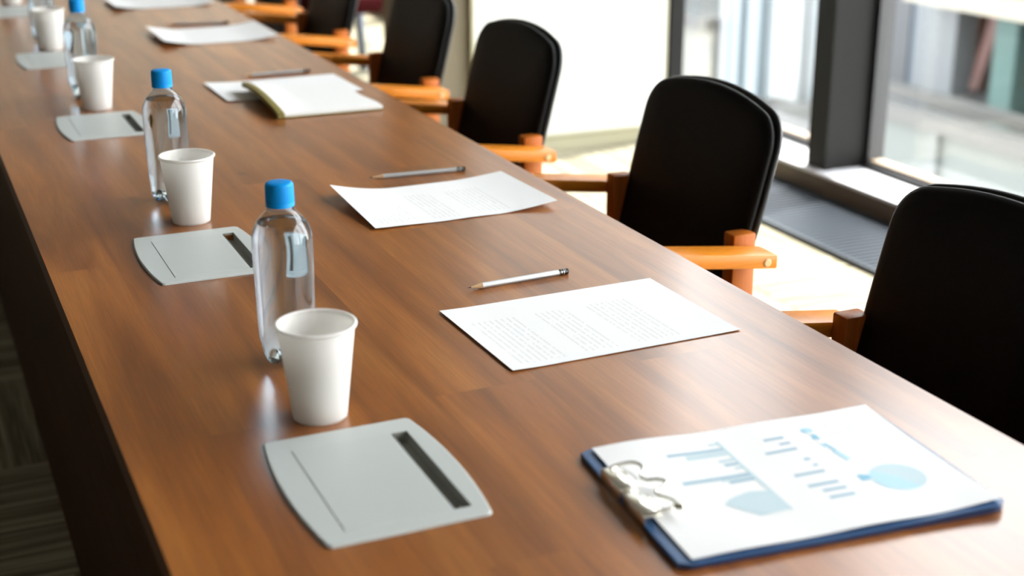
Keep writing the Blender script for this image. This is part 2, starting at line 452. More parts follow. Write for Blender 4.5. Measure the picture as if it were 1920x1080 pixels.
# ------------------------------------------------------------ desk cable hatches
def make_port():
    t = thing('cable_hatch', '', 'cable hatch')
    Lh = 0.110; Wh = 0.0748
    # outline with bowed long sides and rounded corners, centre at origin
    def outline(inset, z):
        pts = []
        hw, hl, bow, r = Wh - inset, Lh - inset, 0.0092, 0.0040
        def side(y): return hw + bow * (1 - (y / Lh) ** 2)
        N = 14
        for i in range(N + 1):
            y = -hl + r + (2 * hl - 2 * r) * i / N; pts.append((side(y), y))
        pts.append((side(hl) - r * 0.3, hl - r * 0.3)); pts.append((side(hl) - r, hl))
        pts.append((-side(hl) + r, hl)); pts.append((-side(hl) + r * 0.3, hl - r * 0.3))
        for i in range(N + 1):
            y = hl - r - (2 * hl - 2 * r) * i / N; pts.append((-side(y), y))
        pts.append((-side(hl) + r * 0.3, -hl + r * 0.3)); pts.append((-side(hl) + r, -hl)); pts.append((side(hl) - r, -hl)); pts.append((side(hl) - r * 0.3, -hl + r * 0.3))
        return [(x, y, z) for x, y in pts]
    bm = bmesh.new()
    z1 = 0.0030
    a = [bm.verts.new(p) for p in outline(0, 0.0002)]
    b = [bm.verts.new(p) for p in outline(0.0004, z1 - 0.0008)]
    c = [bm.verts.new(p) for p in outline(0.0016, z1)]
    n = len(a)
    for r0, r1 in ((a, b), (b, c)):
        for i in range(n): bm.faces.new((r0[i], r0[(i + 1) % n], r1[(i + 1) % n], r1[i]))
    # top face with rectangular opening for lid+slot
    ox0, ox1, oy0, oy1 = -0.0545, 0.0625, -0.0915, 0.0795
    hr = [bm.verts.new((x, y, z1)) for x, y in ((ox0, oy0), (ox1, oy0), (ox1, oy1), (ox0, oy1))]
    es = [bm.edges.get((c[i], c[(i + 1) % n])) for i in range(n)] + [bm.edges.new((hr[i], hr[(i + 1) % 4])) for i in range(4)]
    bmesh.ops.triangle_fill(bm, use_beauty=True, use_dissolve=False, edges=es)
    hb = [bm.verts.new((v.co.x, v.co.y, 0.0006)) for v in hr]
    for i in range(4): bm.faces.new((hr[i], hr[(i + 1) % 4], hb[(i + 1) % 4], hb[i]))
    obj('hatch_frame', bm, PORTM, t)
    # lid: slightly dished flap filling the left of the opening
    lx1 = 0.0455
    bm = B(ox0 + 0.0002, lx1, oy0 + 0.0002, oy1 - 0.0002, 0.0007, 0.0035, bev=0.0005, seg=1)
    obj('lid', bm, LIDM, t)
    # slot tray sinking through the table top
    bm = bmesh.new()
    x0, x1, y0, y1 = 0.0470 + 0.0005, 0.0625 - 0.0006, oy0 + 0.0006, oy1 - 0.0006
    zt, zb = 0.0026, -0.0075
    o_ = [(x0, y0), (x1, y0), (x1, y1), (x0, y1)]
    V1 = [bm.verts.new((x, y, zt)) for x, y in o_]; V0 = [bm.verts.new((x, y, zb)) for x, y in o_]
    for i in range(4): bm.faces.new((V1[i], V1[(i + 1) % 4], V0[(i + 1) % 4], V0[i])).material_index = 0
    bm.faces.new(V0).material_index = 0
    obj('slot_tray', bm, [SLOTM], t)
    return t
hatch = make_port()
where = ['nearest the camera, on bare table in front of the closest paper cup', 'second nearest, partly hidden behind the closest bottle', 'in front of the third cup, slot side toward the second bottle', 'by the foot of the fourth cup, partly behind a bottle', 'farthest away, cut off by the edge of the view']
hl = ['grey cable hatch with open slot, nearest of all in front of the closest cup',
      'grey cable hatch in the table, its slot end behind the closest water bottle',
      'grey cable hatch in the table between the second bottle and the third cup',
      'blurred grey cable hatch at the foot of the fourth paper cup',
      'farthest grey cable hatch, very blurred, behind the fourth paper cup']
for i, (a, b) in enumerate(PORTY):
    o = hatch if i == 0 else copy_tree(hatch)
    o.location = ((PX0 + PX1) / 2, (a + b) / 2, T); o['label'] = hl[i]; o['group'] = 'cable hatches along the table'

# ------------------------------------------------------------ paper cups
def make_cup():
    t = thing('paper_cup', '', 'cup')
    R0, R1, h = 0.0275, 0.0390, 0.1005
    bm = bmesh.new()
    pr = [(R0 - 0.0012, 0.0), (R0, 0.0008)]
    pr += [(R0 + (R1 - R0) * s, h * s) for s in (0.04, 0.3, 0.6, 0.97)]
    pr += [(R1 - 0.0012, h * 0.985)]
    pr += [(R0 + (R1 - R0) * s - 0.0012, h * s) for s in (0.6, 0.3, 0.075)]
    lathe(bm, pr, 64, caps=(False, True)); 
    obj('cup_wall', bm, CUPM, t, sharp=50)
    bm = bmesh.new()
    N, K = 64, 10
    rings = []
    for i in range(N):
        a = 2 * PI * i / N; ring = []
        for k in range(K):
            b = 2 * PI * k / K; rr = R1 + 0.0002 + 0.0021 * math.cos(b); ring.append(bm.verts.new((rr * math.cos(a), rr * math.sin(a), h - 0.001 + 0.0021 * math.sin(b))))
        rings.append(ring)
    for i in range(N):
        for k in range(K): bm.faces.new((rings[i][k], rings[i][(k + 1) % K], rings[(i + 1) % N][(k + 1) % K], rings[(i + 1) % N][k]))
    obj('rolled_rim', bm, CUPM, t, smooth=True)
    return t
cup = make_cup()
cl = ['white paper cup nearest the camera, in front of the closest bottle', 'white paper cup beside the second water bottle', 'blurred white paper cup in front of the third bottle with cut-off cap',
      'far blurred white paper cup standing behind the third bottle', 'farthest white paper cup, only its bottom in view at the top edge']
for i, (x, y) in enumerate([(0.3490, 1.277), (0.3735, 2.031), (0.3660, 2.918), (0.3660, 3.700), (0.356, 4.62)]):
    o = cup if i == 0 else copy_tree(cup)
    o.location = (x, y, T); o['label'] = cl[i]; o['group'] = 'paper cups along the table'

# ------------------------------------------------------------ water bottles
def bottle_radius(z):
    pts = [(0.000, 0.0175), (0.002, 0.0235), (0.006, 0.0272), (0.014, 0.0300), (0.030, 0.0315), (0.060, 0.0322), (0.100, 0.0330), (0.128, 0.0333), (0.138, 0.0333),
           (0.146, 0.0328), (0.153, 0.0312), (0.160, 0.0280), (0.166, 0.0236), (0.171, 0.0188), (0.175, 0.0150), (0.178, 0.0137), (0.190, 0.0128)]
    for (z0, r0), (z1, r1) in zip(pts, pts[1:]):
        if z <= z1:
            s = (z - z0) / (z1 - z0); return r0 + (r1 - r0) * s
    return pts[-1][1]
def petal(r, z, a):
    k = max(0.0, 1 - z / 0.030)
    g = 0.5 + 0.5 * math.cos(5 * a)
    return r * (1 - 0.24 * k * g), z + 0.0075 * (k ** 2) * g
def make_bottle():
    t = thing('water_bottle', '', 'bottle')
    zs = [0.0, 0.002, 0.004, 0.007, 0.011, 0.016, 0.022, 0.03, 0.045, 0.06, 0.08, 0.1, 0.115, 0.128, 0.133, 0.138, 0.142, 0.146, 0.150, 0.153, 0.157, 0.160, 0.163, 0.166, 0.169, 0.171, 0.173, 0.175, 0.178, 0.184, 0.190]
    bm = bmesh.new(); lathe(bm, [(bottle_radius(z), z) for z in zs], 60, petal, caps=(True, False))
    obj('bottle_body', bm, PET, t, smooth=True)
    bm = bmesh.new(); lathe(bm, [(0.0129, 0.1745), (0.0152, 0.175), (0.0152, 0.1765), (0.0129, 0.177)], 48, caps=(False, False))
    obj('neck_ring', bm, PET, t)
    wl = 0.1615
    zw = [z for z in zs if z < wl] + [wl]
    bm = bmesh.new(); lathe(bm, [(bottle_radius(max(z, 0)) - 0.0006, z + (0.0006 if z == 0 else 0)) for z in zw], 60, petal)
    obj('water', bm, WATER, t, sharp=50)
    bm = bmesh.new()
    def ribs(r, z, a): return r + (0.00025 * math.cos(44 * a) if 0.1835 < z < 0.2025 and r > 0.012 else 0), z
    lathe(bm, [(0.0150, 0.1790), (0.0155, 0.1793), (0.0156, 0.1825), (0.01525, 0.1830), (0.01525, 0.1840), (0.0151, 0.2020), (0.0148, 0.2035), (0.0140, 0.2048), (0.0120, 0.2055), (0.004, 0.2057)], 176, ribs)
    obj('cap', bm, CAPM, t, sharp=50)
    return t
bot = make_bottle()
bl = ['clear water bottle with blue cap, nearest, behind the closest paper cup', 'clear water bottle with blue cap behind the second paper cup', 'blurred water bottle behind the third cup, blue cap cut by the top edge', 'far blurred bottle mostly hidden behind the fourth paper cup']
for i, (x, y) in enumerate([(0.3600, 1.437), (0.3690, 2.160), (0.3600, 3.046), (0.3700, 3.880)]):
    o = bot if i == 0 else copy_tree(bot)
    o.location = (x, y, T); o.rotation_euler.z = [0.35, 0.1, 0.6, 0.2][i]; o['label'] = bl[i]; o['group'] = 'water bottles along the table'

# ------------------------------------------------------------ sheets of paper
def sheet(name, label, cat, L_, W_, loc, ang, hf, m, group=None, nu=36, nv=24, th=0.00025, parent=None):
    bm = bmesh.new()
    g = [[[bm.verts.new((L_ * i / nu, -W_ * j / nv, hf(i / nu, j / nv) + (th if s else 0))) for j in range(nv + 1)] for i in range(nu + 1)] for s in (0, 1)]
    for s in (0, 1):
        for i in range(nu):
            for j in range(nv): bm.faces.new((g[s][i][j], g[s][i + 1][j], g[s][i + 1][j + 1], g[s][i][j + 1]))
    for i in range(nu):
        for j in (0, nv): bm.faces.new((g[0][i][j], g[0][i + 1][j], g[1][i + 1][j], g[1][i][j]))
    for j in range(nv):
        for i in (0, nu): bm.faces.new((g[0][i][j], g[0][i][j + 1], g[1][i][j + 1], g[1][i][j]))
    o = obj(name, bm, m, parent, sharp=60)
    o.location = loc; o.rotation_euler = (0, 0, ang)
    if not parent: tag(o, label, cat, group)
    return o
G = 'sheets of paper at the seats'
sm = lambda x: max(0.0, x)
sheet('document', 'flat white sheet of small grey print beside the sharpest silver pencil', 'paper', 0.297, 0.210, (0.5686, 1.511, T + 0.0003), 0.0247,
      lambda u, v: 0.0008 + 0.0012 * sm(0.12 - u) / 0.12 + 0.0030 * sm(u - 0.85) * 6 * sm(v - 0.7) * 0.4, PAPERT, G)
sheet('document', 'white printed sheet with lifted curling corners, second from the camera', 'paper', 0.297, 0.210, (0.603, 2.082, T + 0.0003), 0.022,
      lambda u, v: 0.0006 + 0.017 * (sm(0.35 - u) / 0.35) ** 1.7 * (1.0 - 0.85 * v) + 0.009 * (sm(u - 0.68) / 0.32) ** 1.6 * (0.75 + 0.25 * v) + 0.0012 * math.sin(u * 9) ** 2 * sm(v - 0.5), PAPERT, G)
sheet('document', 'blank white sheet lying partly under the open notebook', 'paper', 0.297, 0.210, (0.617, 3.080, T + 0.0003), 0.02,
      lambda u, v: 0.0006 + 0.004 * (sm(0.25 - u) / 0.25) ** 1.6 * (1 - 0.6 * v), PAPER, G)
sheet('document', 'blurred white sheet with upturned left edge beyond the notebook', 'paper', 0.297, 0.270, (0.634, 3.895, T + 0.0003), 0.0,
      lambda u, v: 0.0006 + 0.014 * (sm(0.3 - u) / 0.3) ** 1.6 + 0.010 * (sm(u - 0.7) / 0.3) ** 1.5, PAPER, G)
sheet('document', 'farthest white sheet, its far part cut by the top edge', 'paper', 0.297, 0.250, (0.622, 4.590, T + 0.0003), 0.0,
      lambda u, v: 0.0006 + 0.012 * (sm(0.3 - u) / 0.3) ** 1.6 + 0.008 * (sm(u - 0.75) / 0.25) ** 1.5, PAPER, G)

# open notebook: pages arched up at the left over an olive cover
t = thing('notebook', 'open notebook with blank pages and olive cover resting on a sheet', 'notebook', (0.687, 2.962, T + 0.0012), 0.0)
def nb_h(u, v): return 0.003 + 0.017 * (sm(0.32 - u) / 0.32) ** 1.6 * math.sin(PI * min(1, 0.15 + 0.85 * v)) ** 0.7 * (1 - 0.3 * v) + 0.002 * sm(u - 0.8) * math.sin(v * 6) ** 2
def nb_slab(name, x0, x1, y0, y1, lo, hi, m, nu=24, nv=16, wav=0.0):
    bm = bmesh.new(); g = {}
    for i in range(nu + 1):
        for j in range(nv + 1):
            u, v = i / nu, j / nv
            x = x0 + (x1 - x0) * u + wav * math.sin(v * 8.5) * u; y = y0 + (y1 - y0) * v
            uu = max(0, x / 0.2); h = nb_h(uu, v)
            g[i, j, 0] = bm.verts.new((x, y, h + lo)); g[i, j, 1] = bm.verts.new((x, y, h + hi))
    for i in range(nu):
        for j in range(nv):
            for q in (0, 1): bm.faces.new((g[i, j, q], g[i + 1, j, q], g[i + 1, j + 1, q], g[i, j + 1, q]))
    for i in range(nu):
        for j in (0, nv): bm.faces.new((g[i, j, 0], g[i + 1, j, 0], g[i + 1, j, 1], g[i, j, 1]))
    for j in range(nv):
        for i in (0, nu): bm.faces.new((g[i, j, 0], g[i, j + 1, 0], g[i, j + 1, 1], g[i, j, 1]))
    return obj(name, bm, m, t, sharp=40)
nb_slab('cover', 0.0, 0.204, 0.002, -0.298, -0.0028, -0.0010, OLIVE)
nb_slab('page_block', 0.001, 0.200, 0.0, -0.295, -0.0009, 0.0052, PAGE, wav=0.004)
nb_slab('spine', -0.013, -0.0001, 0.001, -0.297, -0.0028, 0.0075, OLIVE, nu=3)

# ------------------------------------------------------------ pencils
def make_pencil(L_):
    t = thing('pencil', '', 'pencil')
    r = 0.0041
    def ring(bm, x, rad, n=6, ph=0.0): return [bm.verts.new((x, rad * math.cos(2 * PI * k / n + ph), rad * math.sin(2 * PI * k / n + ph) + r * 0.866)) for k in range(n)]
    def loft(bm, rs):
        for a, b in zip(rs, rs[1:]):
            for k in range(len(a)): bm.faces.new((a[k], a[(k + 1) % len(a)], b[(k + 1) % len(a)], b[k]))
        bm.faces.new(rs[0]); bm.faces.new(rs[-1])
    bm = bmesh.new(); loft(bm, [ring(bm, 0.021, r), ring(bm, L_ - 0.0145, r)])
    bmesh.ops.bevel(bm, geom=[e for e in bm.edges if abs(e.verts[0].co.x - e.verts[1].co.x) > 0.01], offset=0.0006, segments=2, affect='EDGES')
    obj('barrel', bm, SILV, t)
    bm = bmesh.new(); loft(bm, [ring(bm, 0.0052, 0.0009, 12), ring(bm, 0.0209, r * 0.985, 12)]); obj('sharpened_wood', bm, PWOOD, t)
    bm = bmesh.new(); loft(bm, [ring(bm, 0.0, 0.00015, 12), ring(bm, 0.0051, 0.0009, 12)]); obj('lead', bm, GRAPH, t)
    bm = bmesh.new()
    loft(bm, [ring(bm, L_ - 0.0144 + i * 0.00105, r * (1.03 if i % 2 else 0.95), 20) for i in range(10)])
    for f in bm.faces:
        if int(f.calc_center_median().x * 950) % 3 == 0: f.material_index = 1
    obj('ferrule', bm, [FERR, FERRL], t, smooth=True)
    bm = bmesh.new(); loft(bm, [ring(bm, L_ - 0.0048, r * 0.92, 16), ring(bm, L_ - 0.0008, r * 0.92, 16), ring(bm, L_, r * 0.72, 16)]); obj('eraser', bm, FERR, t)
    return t
P1 = make_pencil(0.1475)
pl = ['sharp silver pencil above the nearest sheet of print', 'silver pencil above the curling sheet, dark eraser end',
      'blurred grey pencil behind the open notebook', 'very blurred pencil beyond the farthest complete sheet']
for i, (a, b) in enumerate([((0.6300, 1.5715), (0.775, 1.581)), ((0.690, 2.151), (0.857, 2.141)), ((0.714, 3.131), (0.872, 3.132)), ((0.703, 3.980), (0.872, 3.940))]):
    o = P1 if i == 0 else copy_tree(P1)
    d = Vector(b) - Vector(a)
    o.location = (a[0], a[1], T + 0.0003); o.rotation_euler.z = math.atan2(d.y, d.x)
    s = 1.0 if i == 0 else d.length / 0.1475
    o.scale = (s, 1, 1)
    o['label'] = pl[i]; o['group'] = 'pencils by the papers'

# ------------------------------------------------------------ clipboard and report
CA = math.radians(-5.036)
CB = thing('clipboard', 'blue clipboard with silver wire clip at the near corner of the table', 'clipboard', (0.5590, 1.0808, T), CA)
def bow(u, v): return 0.004 * sm(u - 0.45) ** 1.3 * (0.3 + 0.7 * v) * 2.0
def board(name, m, x0, x1, y0, y1, z0f, th, r=0.005, bendmat=None):
    N = 40; bm = bmesh.new(); R = []
    Lx, Wy = x1 - x0, y1 - y0
    for i in range(N + 1):
        u = i / N; x = x0 + Lx * u
        d = min(x - x0, x1 - x); ins = 0 if d >= r else r - math.sqrt(max(0, r * r - (r - d) ** 2))
        row = []
        for j in range(13):
            v = j / 12; y = (y1 - ins) + (y0 - y1 + 2 * ins) * v
            row.append((x, y, z0f(u, v)))
        R.append(row)
    top = [[bm.verts.new((x, y, z + th)) for x, y, z in row] for row in R]
    bot_ = [[bm.verts.new((x, y, z)) for x, y, z in row] for row in R]
    for i in range(N):
        for j in range(12):
            bm.faces.new((top[i][j], top[i + 1][j], top[i + 1][j + 1], top[i][j + 1])); bm.faces.new((bot_[i][j], bot_[i + 1][j], bot_[i + 1][j + 1], bot_[i][j + 1]))
        for j in (0, 12): bm.faces.new((top[i][j], top[i + 1][j], bot_[i + 1][j], bot_[i][j]))
    for i in (0, N):
        for j in range(12): bm.faces.new((top[i][j], top[i][j + 1], bot_[i][j + 1], bot_[i][j]))
    return obj(name, bm, m, CB, sharp=50)
board('board', BOARD, -0.010, 0.299, -0.2185, 0.0035, lambda u, v: 0.0034 + bow(u, v) * 1.0, 0.0022)
board('back_cover', BOARDD, -0.010, 0.299, -0.2185, 0.0035, lambda u, v: 0.0004 + 0.35 * bow(u, v), 0.0020)
bm = bmesh.new(); box(bm, -0.0118, -0.0101, -0.214, -0.001, 0.0006, 0.0056, bev=0.0006); obj('hinge_strip', bm, BOARD, CB)
def rep_h(u, v):
    return 0.0075 + bow(u, v) * 1.0 + 0.0016 * (math.sin(u * 7.0 + 0.6)) ** 2 * (abs(v - 0.5) * 2) ** 2 + 0.0006 * math.sin(9 * u + 4 * v)
REP = thing('report', 'white report page with pale blue bar charts and pie chart on the clipboard', 'paper', (0.5590, 1.0808, T), CA)
CB.scale = REP.scale = (1.0148, 1.0148, 1)
s_ = sheet('page', '', '', 0.2945, 0.2148, (0, 0, 0), 0, rep_h, REPORT, parent=REP)
s_2 = sheet('under_page', '', '', 0.2930, 0.2130, (0.0015, -0.001, -0.0009), 0, lambda u, v: rep_h(u, v) - 0.0002, PAPER, parent=REP)
bm = bmesh.new()
def pr_z(x, y): return rep_h(x / 0.2945, y / 0.2148) + 0.0005
def quad(a, b, wd, mi, n=6):
    # printed bar from a to b (paper coordinates u, v) with width wd
    A, Bv = Vector(a), Vector(b); d = (Bv - A).normalized(); p = Vector((-d.y, d.x)) * wd / 2
    prev = None
    for i in range(n + 1):
        c = A + (Bv - A) * i / n
        q = [bm.verts.new(((c + s * p).x, -(c + s * p).y, pr_z((c + s * p).x, (c + s * p).y))) for s in (1, -1)]
        if prev: bm.faces.new((prev[0], prev[1], q[1], q[0])).material_index = mi
        prev = q
def poly(pts, mi):
    vs = [bm.verts.new((x, -y, pr_z(x, y))) for x, y in pts]
    bm.faces.new(vs).material_index = mi
def disc(cx, cy, r, a0, a1, mi, n=24):
    for i in range(n):
        p, q = a0 + (a1 - a0) * i / n, a0 + (a1 - a0) * (i + 1) / n
        poly([(cx, cy), (cx + r * math.cos(p), cy + r * math.sin(p)), (cx + r * math.cos(q), cy + r * math.sin(q))], mi)
quad((0.1172, 0.024), (0.1172, 0.168), 0.0035, 1, 12)
for a, b, wd, mi in [((0.0586, 0.0402), (0.117, 0.0402), 0.0050, 0), ((0.0734, 0.0512), (0.117, 0.0505), 0.0045, 1), ((0.075, 0.0460), (0.117, 0.0455), 0.0040, 1), ((0.1060, 0.0290), (0.117, 0.029), 0.004, 1),
                     ((0.1000, 0.0638), (0.117, 0.0630), 0.0050, 1), ((0.102, 0.0715), (0.117, 0.0715), 0.0050, 0), ((0.108, 0.080), (0.117, 0.080), 0.004, 1), ((0.0495, 0.0940), (0.117, 0.0940), 0.0058, 0),
                     ((0.0905, 0.1038), (0.117, 0.1035), 0.0050, 0), ((0.085, 0.0990), (0.117, 0.0988), 0.003, 1),
                     ]: quad(a, b, wd, mi)
poly([(0.0681, 0.1400), (0.0745, 0.1330), (0.0841, 0.1290), (0.098, 0.1250), (0.1160, 0.1290), (0.1175, 0.1665), (0.0872, 0.1680), (0.082, 0.160), (0.076, 0.152)], 1)
o = obj('bar_chart', bm, INK, s_)
bm = bmesh.new()
for a, b, wd, mi in [((0.160, 0.0380), (0.1807, 0.0385), 0.0044, 0), ((0.1700, 0.0506), (0.1812, 0.0506), 0.0040, 0), ((0.1487, 0.0636), (0.181, 0.0637), 0.0045, 0), ((0.1755, 0.0865), (0.1815, 0.087), 0.0042, 0),
                     ((0.1774, 0.1002), (0.182, 0.1000), 0.0036, 0), ((0.1511, 0.1128), (0.1815, 0.1129), 0.0046, 0), ((0.1519, 0.1352), (0.1822, 0.1354), 0.0050, 0), ((0.1597, 0.1474), (0.183, 0.1476), 0.0048, 0), ((0.1586, 0.1606), (0.1836, 0.1607), 0.0050, 0)]:
    quad(a, b, wd, mi)
o = obj('small_bars', bm, INK, s_)
bm = bmesh.new()
disc(0.2092, 0.0326, 0.0058, 0, 2 * PI, 3); disc(0.2060, 0.0326, 0.0030, 0, 2 * PI, 2)
poly([(0.2085, 0.0415), (0.2125, 0.0440), (0.2118, 0.0545), (0.2050, 0.0520)], 2)
quad((0.2100, 0.0640), (0.2125, 0.0800), 0.0032, 2); quad((0.2110, 0.0800), (0.2140, 0.1010), 0.0062, 3)
quad((0.2072, 0.0640), (0.2090, 0.0700), 0.0046, 3)
o = obj('line_chart', bm, INK, s_)
bm = bmesh.new()
disc(0.2372, 0.1451, 0.0252, -2.3, 1.2, 1); disc(0.2372, 0.1451, 0.0252, 1.2, 2.5, 3); disc(0.2372, 0.1451, 0.0252, 2.5, 3.98, 3)
disc(0.2280, 0.1400, 0.0255, 3.05, 3.55, 2, 8)
o = obj('pie_chart', bm, INK, s_)
# clip: folded metal base gripping the short edge, wire lever lying over the paper
clipt = bmesh.new()
for (y0, y1) in ((-0.0955, -0.0515), (-0.1470, -0.1030)):
    box(clipt, -0.0125, 0.0040, y0, y1, 0.0100, 0.0135, bev=0.0012); box(clipt, -0.0125, -0.0098, y0, y1, 0.0015, 0.0135, bev=0.001)
    box(clipt, 0.0025, 0.0090, y0 + 0.004, y1 - 0.004, 0.0098, 0.0118, bev=0.0008)
box(clipt, -0.0110, 0.0030, -0.1035, -0.0950, 0.0100, 0.0120, bev=0.0006)
cbase = obj('clip_base', clipt, CHROME, CB, sharp=35)
bm = bmesh.new()
z = 0.0148
path = smooth_path([(-0.004, -0.0540, 0.0135), (0.004, -0.0530, z), (0.016, -0.0535, z + 0.001), (0.0225, -0.0600, z + 0.001), (0.0215, -0.0700, z), (0.0150, -0.0800, z), (0.0160, -0.0880, z),
                    (0.0250, -0.0920, z + 0.001), (0.0310, -0.0990, z + 0.001), (0.0250, -0.1065, z + 0.001), (0.0160, -0.1100, z), (0.0150, -0.1180, z), (0.0215, -0.1280, z), (0.0225, -0.1380, z + 0.001), (0.016, -0.1445, z + 0.001), (0.004, -0.1450, z), (-0.004, -0.1440, 0.0135)])
tube(bm, path, 0.0019, 8)
for y in (-0.0560, -0.1420):
    for k_ in range(3): pass
obj('wire_lever', bm, CHROME, cbase, smooth=True)
bm = bmesh.new(); bmesh.ops.create_uvsphere(bm, u_segments=20, v_segments=12, radius=0.006)
for v in bm.verts: v.co = Vector((0.0225 + v.co.x * 1.1, -0.1440 + v.co.y, 0.0160 + v.co.z * 0.5))
obj('lever_tip', bm, CHROME, cbase, smooth=True)

# ------------------------------------------------------------ chairs
def rr_outline(hw_t, hw_b, h0, h1, r_t, r_b, arch, inset):
    """rounded trapezoid in (w, s); same point count for every inset"""
    pts = []
    hw_t -= inset; hw_b -= inset; h0 += inset; h1 -= inset
    r_t = max(0.004, r_t - inset); r_b = max(0.004, r_b - inset)
    def corner(cx, cy, r, a0, a1, n):
        for i in range(n + 1):
            a = a0 + (a1 - a0) * i / n; pts.append((cx + r * math.cos(a), cy + r * math.sin(a)))
    corner(hw_b - r_b, h0 + r_b, r_b, -PI / 2, 0, 6)
    for i in range(1, 8):
        s = i / 8; bulge = 0.006 * math.sin(PI * s); pts.append((hw_b + (hw_t - hw_b) * s + bulge, h0 + r_b + (h1 - arch - r_t - h0 - r_b) * s))
    corner(hw_t - r_t, h1 - arch - r_t, r_t, 0, PI / 2 * 0.9, 10)
    x0, y0 = pts[-1]
    for i in range(1, 12):
        s = i / 12; x = x0 * (1 - 2 * s); pts.append((x, h1 - (h1 - y0) * (x / x0) ** 2))
    n = len(pts)
    corner(-(hw_t - r_t), h1 - arch - r_t, r_t, PI - PI / 2 * 0.9, PI, 10)
    for i in range(1, 8):
        s = 1 - i / 8; bulge = 0.006 * math.sin(PI * s); pts.append((-(hw_b + (hw_t - hw_b) * s) - bulge, h0 + r_b + (h1 - arch - r_t - h0 - r_b) * s))
    corner(-(hw_b - r_b), h0 + r_b, r_b, PI, 1.5 * PI, 6)
    return pts
def back_surface(bm, hw_t, hw_b, h0, h1, rt_, rb, arch, rings, place):
    prev = None; first = None
    for ins, dep in rings:
        ring = [bm.verts.new(place(w_, s_, dep)) for w_, s_ in rr_outline(hw_t, hw_b, h0, h1, rt_, rb, arch, ins)]
        if prev:
            for i in range(len(ring)): bm.faces.new((prev[i], prev[(i + 1) % len(ring)], ring[(i + 1) % len(ring)], ring[i]))
        else: first = ring
        prev = ring
    bm.faces.new(first); bm.faces.new(prev)
SLOPE = 0.25
def arm_top(x):
    """armrest rises gently toward the front, then levels off"""
    return 0.660 + 0.13 * min(0.20, max(0.0, -x)) - 0.02 * max(0, -x - 0.36)
def make_chair():
    t = thing('office_chair', '', 'chair')
    # local frame: origin on the floor under the rear posts, -x toward the table, y sideways
    cx = -0.007
    def place(w_, s_, d):
        # d is depth behind the front face; sides wrap gently forward
        x = cx + SLOPE * (s_ - 0.66) - 0.0048 * (w_ / 0.2) ** 2
        return Vector((x + d * 0.95, w_, s_ - d * 0.31))
    bm = bmesh.new()
    back_surface(bm, 0.201, 0.186, 0.47, 0.882, 0.060, 0.04, 0.016,
                 [(0.15, -0.004), (0.11, -0.004), (0.06, -0.0025), (0.022, 0.000), (0.008, 0.003), (0.0015, 0.007), (0.0, 0.011), (0.002, 0.016), (0.006, 0.018), (0.05, 0.018)], place)
    obj('backrest', bm, LEATHER, t, smooth=True)
    bm = bmesh.new()
    def place2(w_, s_, d): return place(w_, s_, d) + Vector((0.018 + 0.003 * (s_ - 0.47) / 0.4, 0, 0))
    back_surface(bm, 0.201, 0.188, 0.455, 0.882, 0.060, 0.04, 0.016,
                 [(0.05, 0.000), (0.004, 0.000), (0.0, 0.003), (0.0, 0.008), (0.003, 0.011), (0.06, 0.014), (0.15, 0.016)], place2)
    obj('back_shell', bm, SHELL, t, smooth=True)
    bm = bmesh.new(); box(bm, -0.500, -0.055, -0.184, 0.184, 0.395, 0.465, bev=0.025, seg=4); obj('seat', bm, LEATHER, t, smooth=True)
    for s in (-1, 1):
        y0, y1 = sorted((s * 0.2195, s * 0.2735))
        bm = B(-0.485, 0.012, y0, y1, -0.024, 0.0, bev=0.004)
        bmesh.ops.bisect_plane(bm, geom=bm.verts[:] + bm.edges[:] + bm.faces[:], plane_co=(-0.20, 0, 0), plane_no=(1, 0, 0))
        bmesh.ops.bisect_plane(bm, geom=bm.verts[:] + bm.edges[:] + bm.faces[:], plane_co=(-0.36, 0, 0), plane_no=(1, 0, 0))
        for v in bm.verts: v.co.z += arm_top(v.co.x)
        a = obj('armrest', bm, BEECH, t, sharp=40)
        bm = bmesh.new(); lathe(bm, [(0.0065, 0), (0.0065, 0.0015), (0.005, 0.0022)], 20)
        bmesh.ops.rotate(bm, verts=bm.verts, matrix=Matrix.Rotation(s * -PI / 2, 3, 'X'))
        bmesh.ops.translate(bm, verts=bm.verts, vec=(-0.008, s * 0.2730, 0.649))
        obj('wood_plug', bm, PLUG, a)
        y0, y1 = sorted((s * 0.1870, s * 0.2190))
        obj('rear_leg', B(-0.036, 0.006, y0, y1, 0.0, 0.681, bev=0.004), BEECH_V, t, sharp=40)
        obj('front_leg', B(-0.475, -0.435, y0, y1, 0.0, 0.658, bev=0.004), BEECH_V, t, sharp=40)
        yy0, yy1 = sorted((s * 0.1890, s * 0.2130))
        obj('seat_rail', B(-0.434, -0.037, yy0, yy1, 0.36, 0.394, bev=0.003), BEECH, t, sharp=40)
    return t
ch = make_chair()
chl = ['black office chair nearest the camera, cut off by the frame edge', 'black office chair in front of the dark window post, whole back visible',
       'black office chair standing before the white board', 'black office chair before the beige wall strip, top cut off',
       'fifth black office chair, blurred, next to the maroon chair beyond', 'sixth blurred black office chair, mostly a pair of orange arms in view', 'farthest black office chair, barely showing at the top edge']
for i, (x, y, rz) in enumerate([(1.146, 1.232, 0), (1.212, 2.0185, 0.0), (1.190, 2.775, 0), (1.222, 3.450, 0), (1.250, 4.278, 0), (1.290, 4.995, 0), (1.29, 5.74, 0)]):
    o = ch if i == 0 else copy_tree(ch)
    o.location = (x, y, 0); o.rotation_euler.z = rz
    o['label'] = chl[i]; o['group'] = 'black chairs along the table'

